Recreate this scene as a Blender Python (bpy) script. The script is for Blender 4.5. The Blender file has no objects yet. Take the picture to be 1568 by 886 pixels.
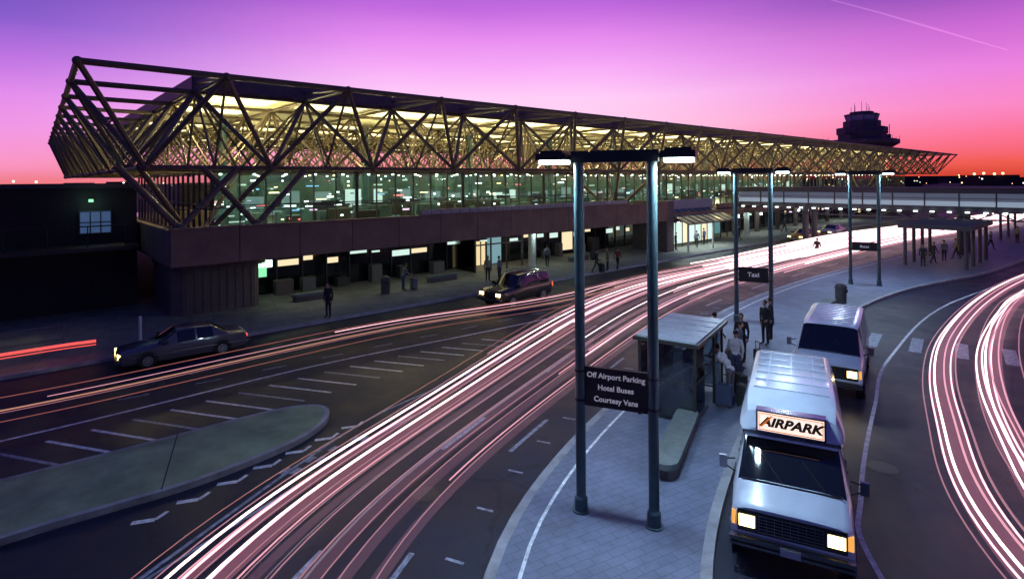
import bpy, math, random
from mathutils import Vector, Matrix
random.seed(7)
R=random.Random(11)
scene=bpy.context.scene
def lin(c):
    c=c/255.0
    return c/12.92 if c<=0.04045 else ((c+0.055)/1.055)**2.4
def S(r,g,b): return (lin(r),lin(g),lin(b),1)

# ------------------------------------------------------------------ materials
MATS={}
def mat(name,col,rough=0.6,metal=0.0,noise=0.0,nscale=3.0,bump=0.0,bscale=30.0,emis=None,estr=0.0,spec=0.5,coat=0.0):
    if name in MATS: return MATS[name]
    m=bpy.data.materials.new(name); m.use_nodes=True
    nt=m.node_tree; b=nt.nodes['Principled BSDF']
    b.inputs['Base Color'].default_value=(col[0],col[1],col[2],1)
    b.inputs['Roughness'].default_value=rough
    b.inputs['Metallic'].default_value=metal
    b.inputs['Specular IOR Level'].default_value=spec
    b.inputs['Coat Weight'].default_value=coat
    if noise>0 or bump>0:
        tc=nt.nodes.new('ShaderNodeTexCoord')
    if noise>0:
        n=nt.nodes.new('ShaderNodeTexNoise'); n.inputs['Scale'].default_value=nscale
        n.inputs['Detail'].default_value=6; n.inputs['Roughness'].default_value=0.65
        nt.links.new(tc.outputs['Object'],n.inputs['Vector'])
        mr=nt.nodes.new('ShaderNodeMapRange')
        mr.inputs['From Min'].default_value=0.3; mr.inputs['From Max'].default_value=0.7
        mr.inputs['To Min'].default_value=1-noise; mr.inputs['To Max'].default_value=1+noise
        nt.links.new(n.outputs['Fac'],mr.inputs['Value'])
        mx=nt.nodes.new('ShaderNodeVectorMath'); mx.operation='SCALE'
        mx.inputs[0].default_value=(col[0],col[1],col[2])
        nt.links.new(mr.outputs['Result'],mx.inputs['Scale'])
        nt.links.new(mx.outputs['Vector'],b.inputs['Base Color'])
    if bump>0:
        n2=nt.nodes.new('ShaderNodeTexNoise'); n2.inputs['Scale'].default_value=bscale; n2.inputs['Detail'].default_value=4
        nt.links.new(tc.outputs['Object'],n2.inputs['Vector'])
        bp=nt.nodes.new('ShaderNodeBump'); bp.inputs['Strength'].default_value=bump; bp.inputs['Distance'].default_value=0.02
        nt.links.new(n2.outputs['Fac'],bp.inputs['Height']); nt.links.new(bp.outputs['Normal'],b.inputs['Normal'])
    if emis is not None:
        b.inputs['Emission Color'].default_value=(emis[0],emis[1],emis[2],1)
        b.inputs['Emission Strength'].default_value=estr
    MATS[name]=m
    return m
def asphaltmat(name,col):
    m=mat(name,col,0.5,noise=0.0,bump=0.6,bscale=60,spec=0.32)
    nt=m.node_tree; b=nt.nodes['Principled BSDF']; L=nt.links.new
    tc=nt.nodes.new('ShaderNodeTexCoord')
    a=nt.nodes.new('ShaderNodeTexNoise'); a.inputs['Scale'].default_value=.35; a.inputs['Detail'].default_value=8; a.inputs['Roughness'].default_value=.7
    f=nt.nodes.new('ShaderNodeTexNoise'); f.inputs['Scale'].default_value=45; f.inputs['Detail'].default_value=3
    v=nt.nodes.new('ShaderNodeTexVoronoi'); v.feature='DISTANCE_TO_EDGE'; v.inputs['Scale'].default_value=.22
    wv=nt.nodes.new('ShaderNodeVectorMath'); wv.operation='MULTIPLY_ADD'; wv.inputs[1].default_value=(1.4,1.4,1.4)
    L(tc.outputs['Object'],a.inputs['Vector']); L(tc.outputs['Object'],f.inputs['Vector'])
    L(a.outputs['Color'],wv.inputs[0]); L(tc.outputs['Object'],wv.inputs[2]); L(wv.outputs[0],v.inputs['Vector'])
    def mr(s,a0,a1,b0,b1):
        q=nt.nodes.new('ShaderNodeMapRange'); L(s,q.inputs[0]); q.inputs[1].default_value=a0; q.inputs[2].default_value=a1; q.inputs[3].default_value=b0; q.inputs[4].default_value=b1; return q.outputs[0]
    def mul(x,y):
        q=nt.nodes.new('ShaderNodeMath'); q.operation='MULTIPLY'; L(x,q.inputs[0]); L(y,q.inputs[1]); return q.outputs[0]
    k=mul(mul(mr(a.outputs['Fac'],.3,.7,.55,1.5),mr(f.outputs['Fac'],.3,.7,.6,1.45)),mr(v.outputs['Distance'],0,.012,.45,1.0))
    sc=nt.nodes.new('ShaderNodeVectorMath'); sc.operation='SCALE'; sc.inputs[0].default_value=col; L(k,sc.inputs['Scale']); L(sc.outputs[0],b.inputs['Base Color'])
    L(mr(a.outputs['Fac'],.3,.7,.34,.66),b.inputs['Roughness'])
    return m
def glassmat(name,tint,gloss=0.3,rough=0.02):
    m=bpy.data.materials.new(name); m.use_nodes=True; nt=m.node_tree
    nt.nodes.remove(nt.nodes['Principled BSDF']); out=nt.nodes['Material Output']
    t=nt.nodes.new('ShaderNodeBsdfTransparent'); t.inputs[0].default_value=tint
    g=nt.nodes.new('ShaderNodeBsdfGlossy'); g.inputs['Roughness'].default_value=rough
    fr=nt.nodes.new('ShaderNodeFresnel'); fr.inputs[0].default_value=1.5
    ad=nt.nodes.new('ShaderNodeMath'); ad.operation='ADD'; ad.inputs[1].default_value=gloss*0.3
    nt.links.new(fr.outputs[0],ad.inputs[0])
    mx=nt.nodes.new('ShaderNodeMixShader'); nt.links.new(ad.outputs[0],mx.inputs[0])
    nt.links.new(t.outputs[0],mx.inputs[1]); nt.links.new(g.outputs[0],mx.inputs[2])
    nt.links.new(mx.outputs[0],out.inputs[0]); MATS[name]=m
    return m
def addmat(name,col,st):
    m=bpy.data.materials.new(name); m.use_nodes=True; nt=m.node_tree
    nt.nodes.remove(nt.nodes['Principled BSDF']); out=nt.nodes['Material Output']
    t=nt.nodes.new('ShaderNodeBsdfTransparent'); e=nt.nodes.new('ShaderNodeEmission')
    e.inputs[0].default_value=(*col,1); e.inputs[1].default_value=st
    a=nt.nodes.new('ShaderNodeAddShader'); nt.links.new(t.outputs[0],a.inputs[0]); nt.links.new(e.outputs[0],a.inputs[1])
    nt.links.new(a.outputs[0],out.inputs[0]); MATS[name]=m
    return m
def brickmat(name,c1,c2,mortar,bw,rh,rough=0.7,msize=0.012,off=0.5):
    m=bpy.data.materials.new(name); m.use_nodes=True; nt=m.node_tree; b=nt.nodes['Principled BSDF']
    tc=nt.nodes.new('ShaderNodeTexCoord'); br=nt.nodes.new('ShaderNodeTexBrick')
    mp=nt.nodes.new('ShaderNodeMapping'); mp.inputs['Rotation'].default_value=(0,0,math.radians(-28))
    br.inputs['Color1'].default_value=(*c1,1); br.inputs['Color2'].default_value=(*c2,1); br.inputs['Mortar'].default_value=(*mortar,1)
    br.inputs['Scale'].default_value=1; br.inputs['Brick Width'].default_value=bw; br.inputs['Row Height'].default_value=rh
    br.inputs['Mortar Size'].default_value=msize; br.offset=off
    nt.links.new(tc.outputs['Object'],mp.inputs[0]); nt.links.new(mp.outputs[0],br.inputs['Vector'])
    n=nt.nodes.new('ShaderNodeTexNoise'); n.inputs['Scale'].default_value=1.1; n.inputs['Detail'].default_value=9; n.inputs['Roughness'].default_value=.7
    nt.links.new(tc.outputs['Object'],n.inputs['Vector'])
    mr=nt.nodes.new('ShaderNodeMapRange'); mr.inputs['From Min'].default_value=.3; mr.inputs['From Max'].default_value=.7
    mr.inputs['To Min'].default_value=.62; mr.inputs['To Max'].default_value=1.25
    nt.links.new(n.outputs['Fac'],mr.inputs['Value'])
    vm=nt.nodes.new('ShaderNodeVectorMath'); vm.operation='SCALE'
    nt.links.new(br.outputs['Color'],vm.inputs[0]); nt.links.new(mr.outputs['Result'],vm.inputs['Scale'])
    nt.links.new(vm.outputs['Vector'],b.inputs['Base Color']); b.inputs['Roughness'].default_value=rough
    MATS[name]=m; return m

ASPH=asphaltmat('asphalt',(0.012,0.016,0.036))
GROUND=mat('ground_soil',(0.03,0.03,0.035),0.9,noise=0.3,nscale=0.05)
PAVE=brickmat('island_paving',(0.135,0.155,0.25),(0.12,0.14,0.23),(0.085,0.095,0.16),0.4,0.2,0.55,0.010,0.5)
WALK=brickmat('sidewalk_concrete',(0.22,0.22,0.19),(0.20,0.20,0.175),(0.10,0.10,0.09),1.5,1.5,0.75,0.01,0.0)
KERB=mat('kerb_concrete',(0.25,0.25,0.30),0.7,noise=0.35,nscale=2)
MEDIAN=mat('median_concrete',(0.20,0.25,0.17),0.8,noise=0.35,nscale=1.0,bump=0.5)
PAINT=mat('road_paint',(0.6,0.62,0.70),0.6,noise=0.5,nscale=6)
PAINTW=mat('road_paint_worn',(0.25,0.28,0.38),0.6,noise=0.7,nscale=8)
CONC=mat('building_concrete',(0.19,0.125,0.095),0.8,noise=0.25,nscale=0.8,bump=0.3)
CONC2=mat('pier_concrete',(0.12,0.09,0.09),0.8,noise=0.25,nscale=0.8,bump=0.3)
STEEL=mat('frame_steel',(0.15,0.115,0.08),0.55,0.0,noise=0.2)
ROOF=mat('roof_fascia',(0.10,0.085,0.12),0.6,noise=0.2)
CEIL=mat('terminal_ceiling',(0.82,0.76,0.52),0.8,noise=0.15,nscale=0.25)
CEILL=mat('ceiling_light_panel',(0.8,0.8,0.6),0.5,emis=(1,0.90,0.52),estr=1.6)
DARK=mat('dark_metal',(0.02,0.02,0.022),0.45,noise=0.2)
MULL=mat('mullion_metal',(0.04,0.04,0.04),0.5)
GLASS=glassmat('terminal_glass',(0.78,0.92,0.9,1),0.25)
SHGLASS=glassmat('shelter_glass',(0.5,0.58,0.62,1),0.3)
DGLASS=mat('dark_glass',(0.008,0.010,0.013),0.08,spec=0.6)
WHITEP=mat('white_panel',(0.5,0.5,0.48),0.6,noise=0.1)

# ------------------------------------------------------------------ mesh builder
class MB:
    def __init__(s): s.v=[]; s.f=[]; s.m=[]
    def add(s,vs,fs,mi=0):
        o=len(s.v); s.v+= [tuple(v) for v in vs]
        for f in fs: s.f.append([i+o for i in f]); s.m.append(mi)
    def box(s,x0,x1,y0,y1,z0,z1,mi=0):
        vs=[(x,y,z) for z in (z0,z1) for y in (y0,y1) for x in (x0,x1)]
        s.add(vs,[(0,2,3,1),(4,5,7,6),(0,1,5,4),(2,6,7,3),(0,4,6,2),(1,3,7,5)],mi)
    def tube(s,p0,p1,r0,r1=None,n=8,mi=0,caps=True):
        if r1 is None: r1=r0
        p0=Vector(p0); p1=Vector(p1); d=(p1-p0)
        if d.length<1e-6: return
        d.normalize(); up=Vector((0,0,1)) if abs(d.z)<0.95 else Vector((1,0,0))
        a=d.cross(up).normalized(); b=a.cross(d)
        off=math.pi/4 if n==4 else 0
        vs=[]
        for p,r in ((p0,r0),(p1,r1)):
            for i in range(n):
                t=2*math.pi*i/n+off; vs.append(p+a*math.cos(t)*r+b*math.sin(t)*r)
        fs=[(i,(i+1)%n,n+(i+1)%n,n+i) for i in range(n)]
        if caps: fs+= [tuple(range(n-1,-1,-1)),tuple(range(n,2*n))]
        s.add(vs,fs,mi)
    def path(s,pts,r,n=5,mi=0):
        vs=[];N=len(pts)
        if N<2: return
        for k in range(N):
            p=Vector(pts[k]); q=Vector(pts[min(k+1,N-1)])-Vector(pts[max(k-1,0)])
            q.normalize(); a=q.cross(Vector((0,0,1))).normalized(); b=a.cross(q)
            rr=r[k] if isinstance(r,(list,tuple)) else r
            for i in range(n):
                t=2*math.pi*i/n; vs.append(p+a*math.cos(t)*rr+b*math.sin(t)*rr)
        fs=[]
        for k in range(N-1):
            for i in range(n): fs.append((k*n+i,k*n+(i+1)%n,(k+1)*n+(i+1)%n,(k+1)*n+i))
        s.add(vs,fs,mi)
    def ell(s,c,r,mi=0,seg=12,ring=8,zmin=-1.1):
        vs=[];fs=[]
        for j in range(ring+1):
            ph=math.pi*j/ring
            z=max(math.cos(ph),zmin); sr=max(math.sin(ph),0.02)
            for i in range(seg):
                t=2*math.pi*i/seg
                vs.append((c[0]+r[0]*sr*math.cos(t),c[1]+r[1]*sr*math.sin(t),c[2]+r[2]*z))
        for j in range(ring):
            for i in range(seg):
                fs.append((j*seg+i,(j+1)*seg+i,(j+1)*seg+(i+1)%seg,j*seg+(i+1)%seg))
        fs.append(tuple(range(seg))); fs.append(tuple(ring*seg+i for i in range(seg-1,-1,-1)))
        s.add(vs,fs,mi)
    def prism(s,poly,z0,z1,mi=0,side=None):
        n=len(poly); vs=[(x,y,z0) for x,y in poly]+[(x,y,z1) for x,y in poly]
        s.add(vs,[tuple(range(n,2*n))],mi)
        s.add(vs,[(i,(i+1)%n,n+(i+1)%n,n+i) for i in range(n)],mi if side is None else side)
    def ribbon(s,pts,w,z,mi=0):
        vs=[];N=len(pts)
        for k in range(N):
            p=Vector(pts[k][:2]); q=Vector(pts[min(k+1,N-1)][:2])-Vector(pts[max(k-1,0)][:2]); q.normalize()
            nrm=Vector((-q.y,q.x))
            for sg in (1,-1):
                r=p+nrm*w/2*sg; vs.append((r.x,r.y,z))
        s.add(vs,[(2*k,2*k+1,2*k+3,2*k+2) for k in range(N-1)],mi)
    def build(s,name,mats,parent=None,smooth=None,bevel=0,loc=None,rot=None):
        me=bpy.data.meshes.new(name); me.from_pydata(s.v,[],s.f)
        for m in mats: me.materials.append(m)
        me.polygons.foreach_set('material_index',s.m)
        if smooth is not None:
            me.polygons.foreach_set('use_smooth',[True]*len(me.polygons))
        me.update(); me.validate()
        if smooth is not None: me.set_sharp_from_angle(angle=math.radians(smooth))
        ob=bpy.data.objects.new(name,me); scene.collection.objects.link(ob)
        if parent: ob.parent=parent
        if loc: ob.location=loc
        if rot is not None: ob.rotation_euler=(0,0,rot)
        if bevel:
            b=ob.modifiers.new('bevel','BEVEL'); b.width=bevel; b.segments=2; b.limit_method='ANGLE'
        return ob
def empty(name,loc=(0,0,0),rz=0):
    e=bpy.data.objects.new(name,None); scene.collection.objects.link(e); e.location=loc; e.rotation_euler=(0,0,rz); e.empty_display_size=.5
    return e
def light(name,kind,loc,energy,col,parent=None,size=1.0,size2=None,rot=(0,0,0),spot=None):
    l=bpy.data.lights.new(name,kind); l.energy=energy; l.color=col
    if kind=='AREA':
        l.size=size
        if size2: l.shape='RECTANGLE'; l.size_y=size2
    elif kind in('POINT','SPOT'): l.shadow_soft_size=size
    if kind=='SPOT' and spot: l.spot_size=spot; l.spot_blend=0.6
    o=bpy.data.objects.new(name,l); scene.collection.objects.link(o); o.location=loc; o.rotation_euler=rot
    if parent: o.parent=parent
    return o
def text(name,s,size,loc,parent,m,rot=(math.pi/2,0,0),ex=0.004,align='CENTER',shear=0,off=0.0,sx=1.0):
    c=bpy.data.curves.new(name,'FONT'); c.body=s; c.size=size; c.align_x=align; c.align_y='CENTER'; c.extrude=ex; c.shear=shear; c.offset=off
    c.materials.append(m); o=bpy.data.objects.new(name,c); scene.collection.objects.link(o); o.location=loc; o.rotation_euler=rot; o.parent=parent; o.scale=(sx,1,1)
    return o
def cr(P,n=10):
    P=[Vector(p) for p in P]; out=[]
    Q=[P[0]*2-P[1]]+P+[P[-1]*2-P[-2]]
    for i in range(1,len(Q)-2):
        a,b,c,d=Q[i-1],Q[i],Q[i+1],Q[i+2]
        for k in range(n):
            t=k/n
            out.append(0.5*((2*b)+(c-a)*t+(2*a-5*b+4*c-d)*t*t+(3*b-a-3*c+d)*t**3))
    out.append(P[-1].copy()); return out
def arcres(P,n):
    L=[0]
    for i in range(1,len(P)): L.append(L[-1]+(P[i]-P[i-1]).length)
    o=[];j=0
    for k in range(n):
        d=L[-1]*k/(n-1)
        while j<len(L)-2 and L[j+1]<d: j+=1
        t=(d-L[j])/max(1e-6,L[j+1]-L[j]); o.append(P[j].lerp(P[j+1],t))
    return o
def smp(P,n=240,it=25):
    Q=arcres(cr(P,10),n)
    for _ in range(it):
        Q=[Q[0]]+[(Q[i-1]+Q[i]*2+Q[i+1])/4 for i in range(1,n-1)]+[Q[-1]]
    return Q
def offs(P,w):
    o=[]
    for k in range(len(P)):
        q=(P[min(k+1,len(P)-1)]-P[max(k-1,0)]).normalized(); o.append(P[k]+Vector((-q.y,q.x))*w)
    return o
UX,UY=.749,.6624
TA=math.atan2(UY,UX)
def W(s,t): return (UX*s-UY*t, UY*s+UX*t)
em=lambda n,c,s: mat(n,(0.1,0.1,0.1),0.5,emis=c,estr=s)
BLK=mat('black_trim',(.01,.01,.01),.5)

# ------------------------------------------------------------------ people
SK=mat('skin',(.42,.24,.17),.6); HAIR=mat('hair',(.02,.013,.01),.7); SHOE=mat('shoe',(.015,.012,.012),.5); EYE=mat('eye',(.02,.02,.02),.2)
LIPS=mat('lips',(.3,.1,.09),.6)
def cl(n,c): return mat('cloth_'+n,c,.85,noise=.15,nscale=6)
BODY={}
def skeleton(pose):
    st=.24 if pose=='walk' else 0; lean=.28 if pose=='bend' else (.1 if pose=='push' else 0)
    J={}
    J['pel']=(0,0,.95); J['sp']=(.02+lean*.35,0,1.12-lean*.05); J['ch']=(.02+lean*.9,0,1.31-lean*.2); J['nk']=(.03+lean*1.3,0,1.47-lean*.3); J['hd']=(.045+lean*1.6,0,1.57-lean*.35)
    for n,sg in (('l',1),('r',-1)):
        f=st*sg
        J['sh'+n]=(J['nk'][0]-.02,sg*.175,J['nk'][2]-.06)
        x,_,z=J['sh'+n]
        if pose=='walk': el=(x-f*.5-.03,sg*.235,z-.29); wr=(x-f*.9+.08,sg*.22,z-.53)
        elif pose in('bend','push'): el=(x+.10,sg*.22,z-.27); wr=(x+.34,sg*.17,z-.36)
        elif pose=='hold': el=(x-.03,sg*.24,z-.28); wr=(x+(.18 if sg>0 else .02),sg*.2,z-(.38 if sg>0 else .54))
        else: el=(x-.03,sg*.235,z-.29); wr=(x+.03,sg*.235,z-.54)
        J['el'+n]=el; J['wr'+n]=wr
        d=(Vector(wr)-Vector(el)).normalized(); J['pa'+n]=tuple(Vector(wr)+d*.085)
        J['hp'+n]=(0,sg*.09,.90)
        J['kn'+n]=(f*.6+.02,sg*.10,.50); J['an'+n]=(f-(.10 if f<0 else 0),sg*.10,.085+(.05 if f<0 else 0)); J['to'+n]=(J['an'+n][0]+.16,sg*.12,.04)
    return J
def body_mesh(pose):
    if pose in BODY: return BODY[pose]
    J=skeleton(pose); g=MB()
    def limb(a,b,ra,rb):
        g.tube(J[a],J[b],ra,rb,n=12); g.ell(J[a],(ra,ra,ra),0,12,8); g.ell(J[b],(rb,rb,rb),0,12,8)
    g.ell(J['pel'],(.115,.165,.13),0,16,10); g.ell(J['sp'],(.105,.145,.16),0,16,10); g.ell(J['ch'],(.12,.185,.17),0,16,10)
    g.ell((J['nk'][0]-.015,0,J['nk'][2]-.055),(.085,.2,.07),0,16,8)
    limb('nk','hd',.055,.052)
    for n in 'lr':
        limb('sh'+n,'el'+n,.062,.046); limb('el'+n,'wr'+n,.046,.03); limb('wr'+n,'pa'+n,.03,.034)
        limb('hp'+n,'kn'+n,.095,.062); limb('kn'+n,'an'+n,.062,.045); limb('an'+n,'to'+n,.045,.036)
    ob=g.build('tmp_'+pose,[SK])
    rm=ob.modifiers.new('r','REMESH'); rm.mode='VOXEL'; rm.voxel_size=.017
    sm_=ob.modifiers.new('s','SMOOTH'); sm_.iterations=5; sm_.factor=.5
    dg=bpy.context.evaluated_depsgraph_get()
    m2=bpy.data.meshes.new_from_object(ob.evaluated_get(dg))
    bpy.data.objects.remove(ob)
    E=[('pel','sp',0),('sp','ch',0),('ch','nk',0),('nk','hd',2)]
    for n in 'lr': E+=[('nk','sh'+n,0),('sh'+n,'el'+n,0),('el'+n,'wr'+n,0),('wr'+n,'pa'+n,2),('hp'+n,'kn'+n,1),('kn'+n,'an'+n,1),('an'+n,'to'+n,3)]
    segs=[(Vector(J[a]),Vector(J[b]),mi) for a,b,mi in E]
    idx=[]
    for p in m2.polygons:
        c=p.center; best=9;bm=0
        for a,b,mi in segs:
            ab=b-a; t=max(0,min(1,(c-a).dot(ab)/ab.length_squared)); dd=(a+ab*t-c).length
            if dd<best: best=dd;bm=mi
        if bm==0 and c.z<.96 and abs(c.y)<.19: bm=1
        idx.append(bm)
    BODY[pose]=(m2,idx,J); return BODY[pose]
def person(loc,ang,shirt,pants,pose='stand',h=1.75,z0=.13,seed=0):
    base,idx,J=body_mesh(pose)
    e=empty('person',(loc[0],loc[1],z0),ang); k=h/1.75
    m2=base.copy(); m2.materials.clear()
    for m in (shirt,pants,SK,SHOE): m2.materials.append(m)
    m2.polygons.foreach_set('material_index',idx); m2.polygons.foreach_set('use_smooth',[True]*len(idx)); m2.update()
    bo=bpy.data.objects.new('body',m2); scene.collection.objects.link(bo); bo.parent=e; bo.scale=(k,k,k)
    g=MB(); hx,hy,hz=J['hd']; hz+=.075; hx+=.01
    g.ell((hx,0,hz),(.092,.073,.115),0,16,12); g.ell((hx+.092,0,hz-.015),(.018,.012,.022),0,8,6)
    g.ell((hx-.018,0,hz+.025),(.094,.082,.108),1,16,12,-.35)
    for sg in (-1,1): g.ell((hx,sg*.076,hz-.01),(.018,.01,.03),0,8,6); g.ell((hx+.08,sg*.03,hz+.012),(.01,.012,.008),2,8,6)
    g.box(hx+.082,hx+.092,-.022,.022,hz-.055,hz-.048,3)
    for n,sg in (('l',1),('r',-1)):
        w_=Vector(J['pa'+n]); d=(w_-Vector(J['wr'+n])).normalized(); side=Vector((1,0,0)) if abs(d.x)<.7 else Vector((0,0,1))
        side=(side-d*side.dot(d)).normalized(); inn=Vector((0,-sg,0))
        for i,l in enumerate((.065,.08,.075,.058)):
            b=w_+side*(.028-.018*i); m_=b+d*l*.5; t_=m_+(d+inn*.6).normalized()*l*.5
            g.tube(b-d*.02,m_,.0095,.009,n=6,mi=0); g.tube(m_,t_,.009,.007,n=6,mi=0)
        b=w_-d*.055+side*.03; m_=b+(side*.6+d).normalized()*.035; g.tube(b,m_,.012,.010,n=6); g.tube(m_,m_+d*.03,.01,.008,n=6)
    ho=g.build('head_and_hands',[SK,HAIR,EYE,LIPS],e,smooth=60); ho.scale=(k,k,k)
    return e
DK=cl('dark',(.02,.02,.025)); WHT=cl('white',(.62,.62,.65)); BLU=cl('blue',(.05,.07,.14)); GRY=cl('grey',(.15,.15,.17)); TAN=cl('tan',(.25,.19,.13)); RED=cl('maroon',(.15,.03,.03))
def suitcase(loc,ang,m,z0=.13,s=1):
    e=empty('suitcase',(loc[0],loc[1],z0),ang); g=MB()
    g.box(-.13*s,.13*s,-.24*s,.24*s,.06,.06+.62*s); g.build('case',[m],e,bevel=.03)
    g=MB()
    for y in (-.12,.12): g.tube((-.1*s,y*s,.06+.62*s),(-.1*s,y*s,1.0*s),.01,n=6)
    g.tube((-.1*s,-.12*s,1.0*s),(-.1*s,.12*s,1.0*s),.014,n=6)
    for x in (-.09,.09):
        for y in (-.18,.18): g.tube((x*s,y*s-.015,.03),(x*s,y*s+.015,.03),.03,n=10)
    g.box(.131*s,.14*s,-.18*s,.18*s,.12,.4*s); g.build('handle_and_wheels',[BLK],e)
person((-9.34,28.5),-1.9,DK,DK,'stand',1.78,seed=1)
person((-6.9,35.4),.7,GRY,BLU,'push',1.7,seed=2); suitcase((-6.3,35.8),.7,GRY,.13,1.1)
person((-1.7,38.3),-1.2,TAN,DK,'stand',1.75,seed=3); person((-.9,38.6),2.6,GRY,DK,'stand',1.68,seed=4)
person((6.2,41.6),-.3,DK,DK,'walk',1.72,seed=5); person((7.2,42.6),3.2,GRY,DK,'stand',1.75,seed=6); person((8.0,42.9),.9,RED,DK,'walk',1.7,seed=7)
suitcase((6.6,41.7),.3,DK)
person((26.4,48.8),.8,DK,DK,'walk',1.8,0.0,seed=8)
person((6.75,17.5),2.2,WHT,GRY,'bend',1.72,seed=9); person((7.5,19.0),1.1,WHT,BLU,'hold',1.75,seed=10)
person((8.15,20.3),-.6,GRY,DK,'stand',1.72,seed=11); person((8.6,21.2),-2.2,DK,DK,'stand',1.8,seed=12)
person((10.45,23.3),-2.6,DK,DK,'hold',1.82,seed=13); person((11.0,24.0),2.9,DK,DK,'stand',1.76,seed=14)
person((5.6,18.1),-.9,DK,DK,'stand',1.7,seed=15); person((7.7,21.6),.4,DK,BLU,'walk',1.74,seed=16)
suitcase((6.95,16.9),.6,DK); suitcase((6.35,17.0),1.1,BLU); suitcase((7.2,17.9),.2,DK); suitcase((8.9,20.3),.2,DK)
for i,(x,y) in enumerate([(33.5,44.8),(35.2,45.9),(37.2,47.2),(31.5,43.2),(45,53),(52,58)]): person((x,y),i*1.3,[DK,GRY,TAN][i%3],DK,'stand' if i%2 else 'walk',1.72,seed=20+i)
for i,(s,t) in enumerate([(48,30.4),(51,29.9),(54,30.8),(60,30),(68,30),(74,31),(80,30),(31.5,31.5)]):
    x,y=W(s,t); person((x,y),i*1.1,[DK,GRY,BLU][i%3],DK,'walk' if i%2 else 'stand',1.72,seed=30+i)
x,y=W(37,31.5); suitcase((x,y),.4,DK)

# ------------------------------------------------------------------ camera
cam=bpy.data.cameras.new('camera'); co=bpy.data.objects.new('camera',cam); scene.collection.objects.link(co)
cam.lens=19.79; cam.sensor_width=36; cam.shift_y=-0.1065; cam.clip_end=9000; cam.clip_start=0.1
co.matrix_world=Matrix.Translation((0,0,7))@Matrix.Rotation(math.radians(90),4,'X')@Matrix.Rotation(math.radians(-0.44),4,'Z')
scene.camera=co
scene.view_settings.view_transform='Standard'; scene.view_settings.look='None'; scene.view_settings.exposure=0

# ------------------------------------------------------------------ world
w=bpy.data.worlds.new('World'); scene.world=w; w.use_nodes=True; nt=w.node_tree
bg=nt.nodes['Background']; out=nt.nodes['World Output']
tc=nt.nodes.new('ShaderNodeTexCoord'); sx=nt.nodes.new('ShaderNodeSeparateXYZ'); nt.links.new(tc.outputs['Generated'],sx.inputs[0])
def M(op,a,b=None,c=None):
    n=nt.nodes.new('ShaderNodeMath'); n.operation=op
    for i,x in enumerate((a,b,c)):
        if x is None: continue
        if isinstance(x,(int,float)): n.inputs[i].default_value=x
        else: nt.links.new(x,n.inputs[i])
    return n.outputs[0]
X,Y,Z=sx.outputs
hl=M('SQRT',M('ADD',M('MULTIPLY',X,X),M('MULTIPLY',Y,Y)))
hl=M('MAXIMUM',hl,0.001)
az=M('DIVIDE',X,hl); fy=M('DIVIDE',Y,hl)
nz=nt.nodes.new('ShaderNodeTexNoise'); nz.inputs['Scale'].default_value=2.2; nz.inputs['Detail'].default_value=6; nz.inputs['Roughness'].default_value=.6
mpn=nt.nodes.new('ShaderNodeMapping'); mpn.inputs['Scale'].default_value=(1,1,8); mpn.inputs['Rotation'].default_value=(0,0.22,0)
nt.links.new(tc.outputs['Generated'],mpn.inputs[0]); nt.links.new(mpn.outputs[0],nz.inputs['Vector'])
el=M('ADD',M('MULTIPLY',M('MAXIMUM',Z,0.0),2.5),M('MULTIPLY',M('SUBTRACT',nz.outputs['Fac'],0.5),0.07))
def ramp(stops):
    r=nt.nodes.new('ShaderNodeValToRGB'); e=r.color_ramp.elements
    while len(e)>1: e.remove(e[-1])
    e[0].position=stops[0][0]; e[0].color=S(*stops[0][1])
    for p,c in stops[1:]:
        q=e.new(p); q.color=S(*c)
    nt.links.new(el,r.inputs[0]); return r.outputs[0]
rc=ramp([(0,(240,110,110)),(.10,(255,155,175)),(.22,(255,205,235)),(.36,(255,205,248)),(.48,(248,172,248)),(.60,(232,140,240)),(.72,(196,106,224)),(.86,(146,84,206)),(1,(84,62,170))])
rr=ramp([(0,(208,66,44)),(.05,(242,92,84)),(.13,(252,112,146)),(.24,(250,136,200)),(.36,(236,130,224)),(.50,(204,104,212)),(.64,(142,76,184)),(.8,(96,60,160)),(1,(60,48,130))])
rl=ramp([(0,(240,125,135)),(.07,(250,150,196)),(.17,(242,150,228)),(.30,(226,136,236)),(.42,(184,108,224)),(.55,(130,88,204)),(.7,(96,76,182)),(1,(56,50,135))])
def sm(v,a,b):
    n=nt.nodes.new('ShaderNodeMapRange'); n.interpolation_type='SMOOTHSTEP'; nt.links.new(v,n.inputs['Value'])
    n.inputs['From Min'].default_value=a; n.inputs['From Max'].default_value=b; return n.outputs[0]
def mixc(f,a,b):
    n=nt.nodes.new('ShaderNodeMix'); n.data_type='RGBA'
    nt.links.new(f,n.inputs[0])
    for i,x in ((6,a),(7,b)):
        if isinstance(x,tuple): n.inputs[i].default_value=x
        else: nt.links.new(x,n.inputs[i])
    return n.outputs[2]
c1=mixc(sm(az,0.10,0.68),rc,rr)
azn=M('MULTIPLY',az,-1.0)
c2=mixc(sm(azn,0.18,0.74),c1,rl)
back=sm(M('MULTIPLY',fy,-1.0),-0.55,0.4)
c3=mixc(back,c2,S(48,56,122))
hi=sm(Z,0.32,0.8)
c4=mixc(hi,c3,S(36,46,120))
low=sm(M('MULTIPLY',Z,-1.0),0.0,0.05)
c5=mixc(low,c4,S(40,20,30))
nt.links.new(c5,bg.inputs[0]); bg.inputs[1].default_value=1.0
sky=nt.nodes.new('ShaderNodeTexSky'); sky.sky_type='NISHITA'; sky.sun_disc=False
sky.sun_elevation=math.radians(0.5); sky.sun_rotation=math.radians(10)
bg2=nt.nodes.new('ShaderNodeBackground'); bg2.inputs[1].default_value=0.004; nt.links.new(sky.outputs[0],bg2.inputs[0])
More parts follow.
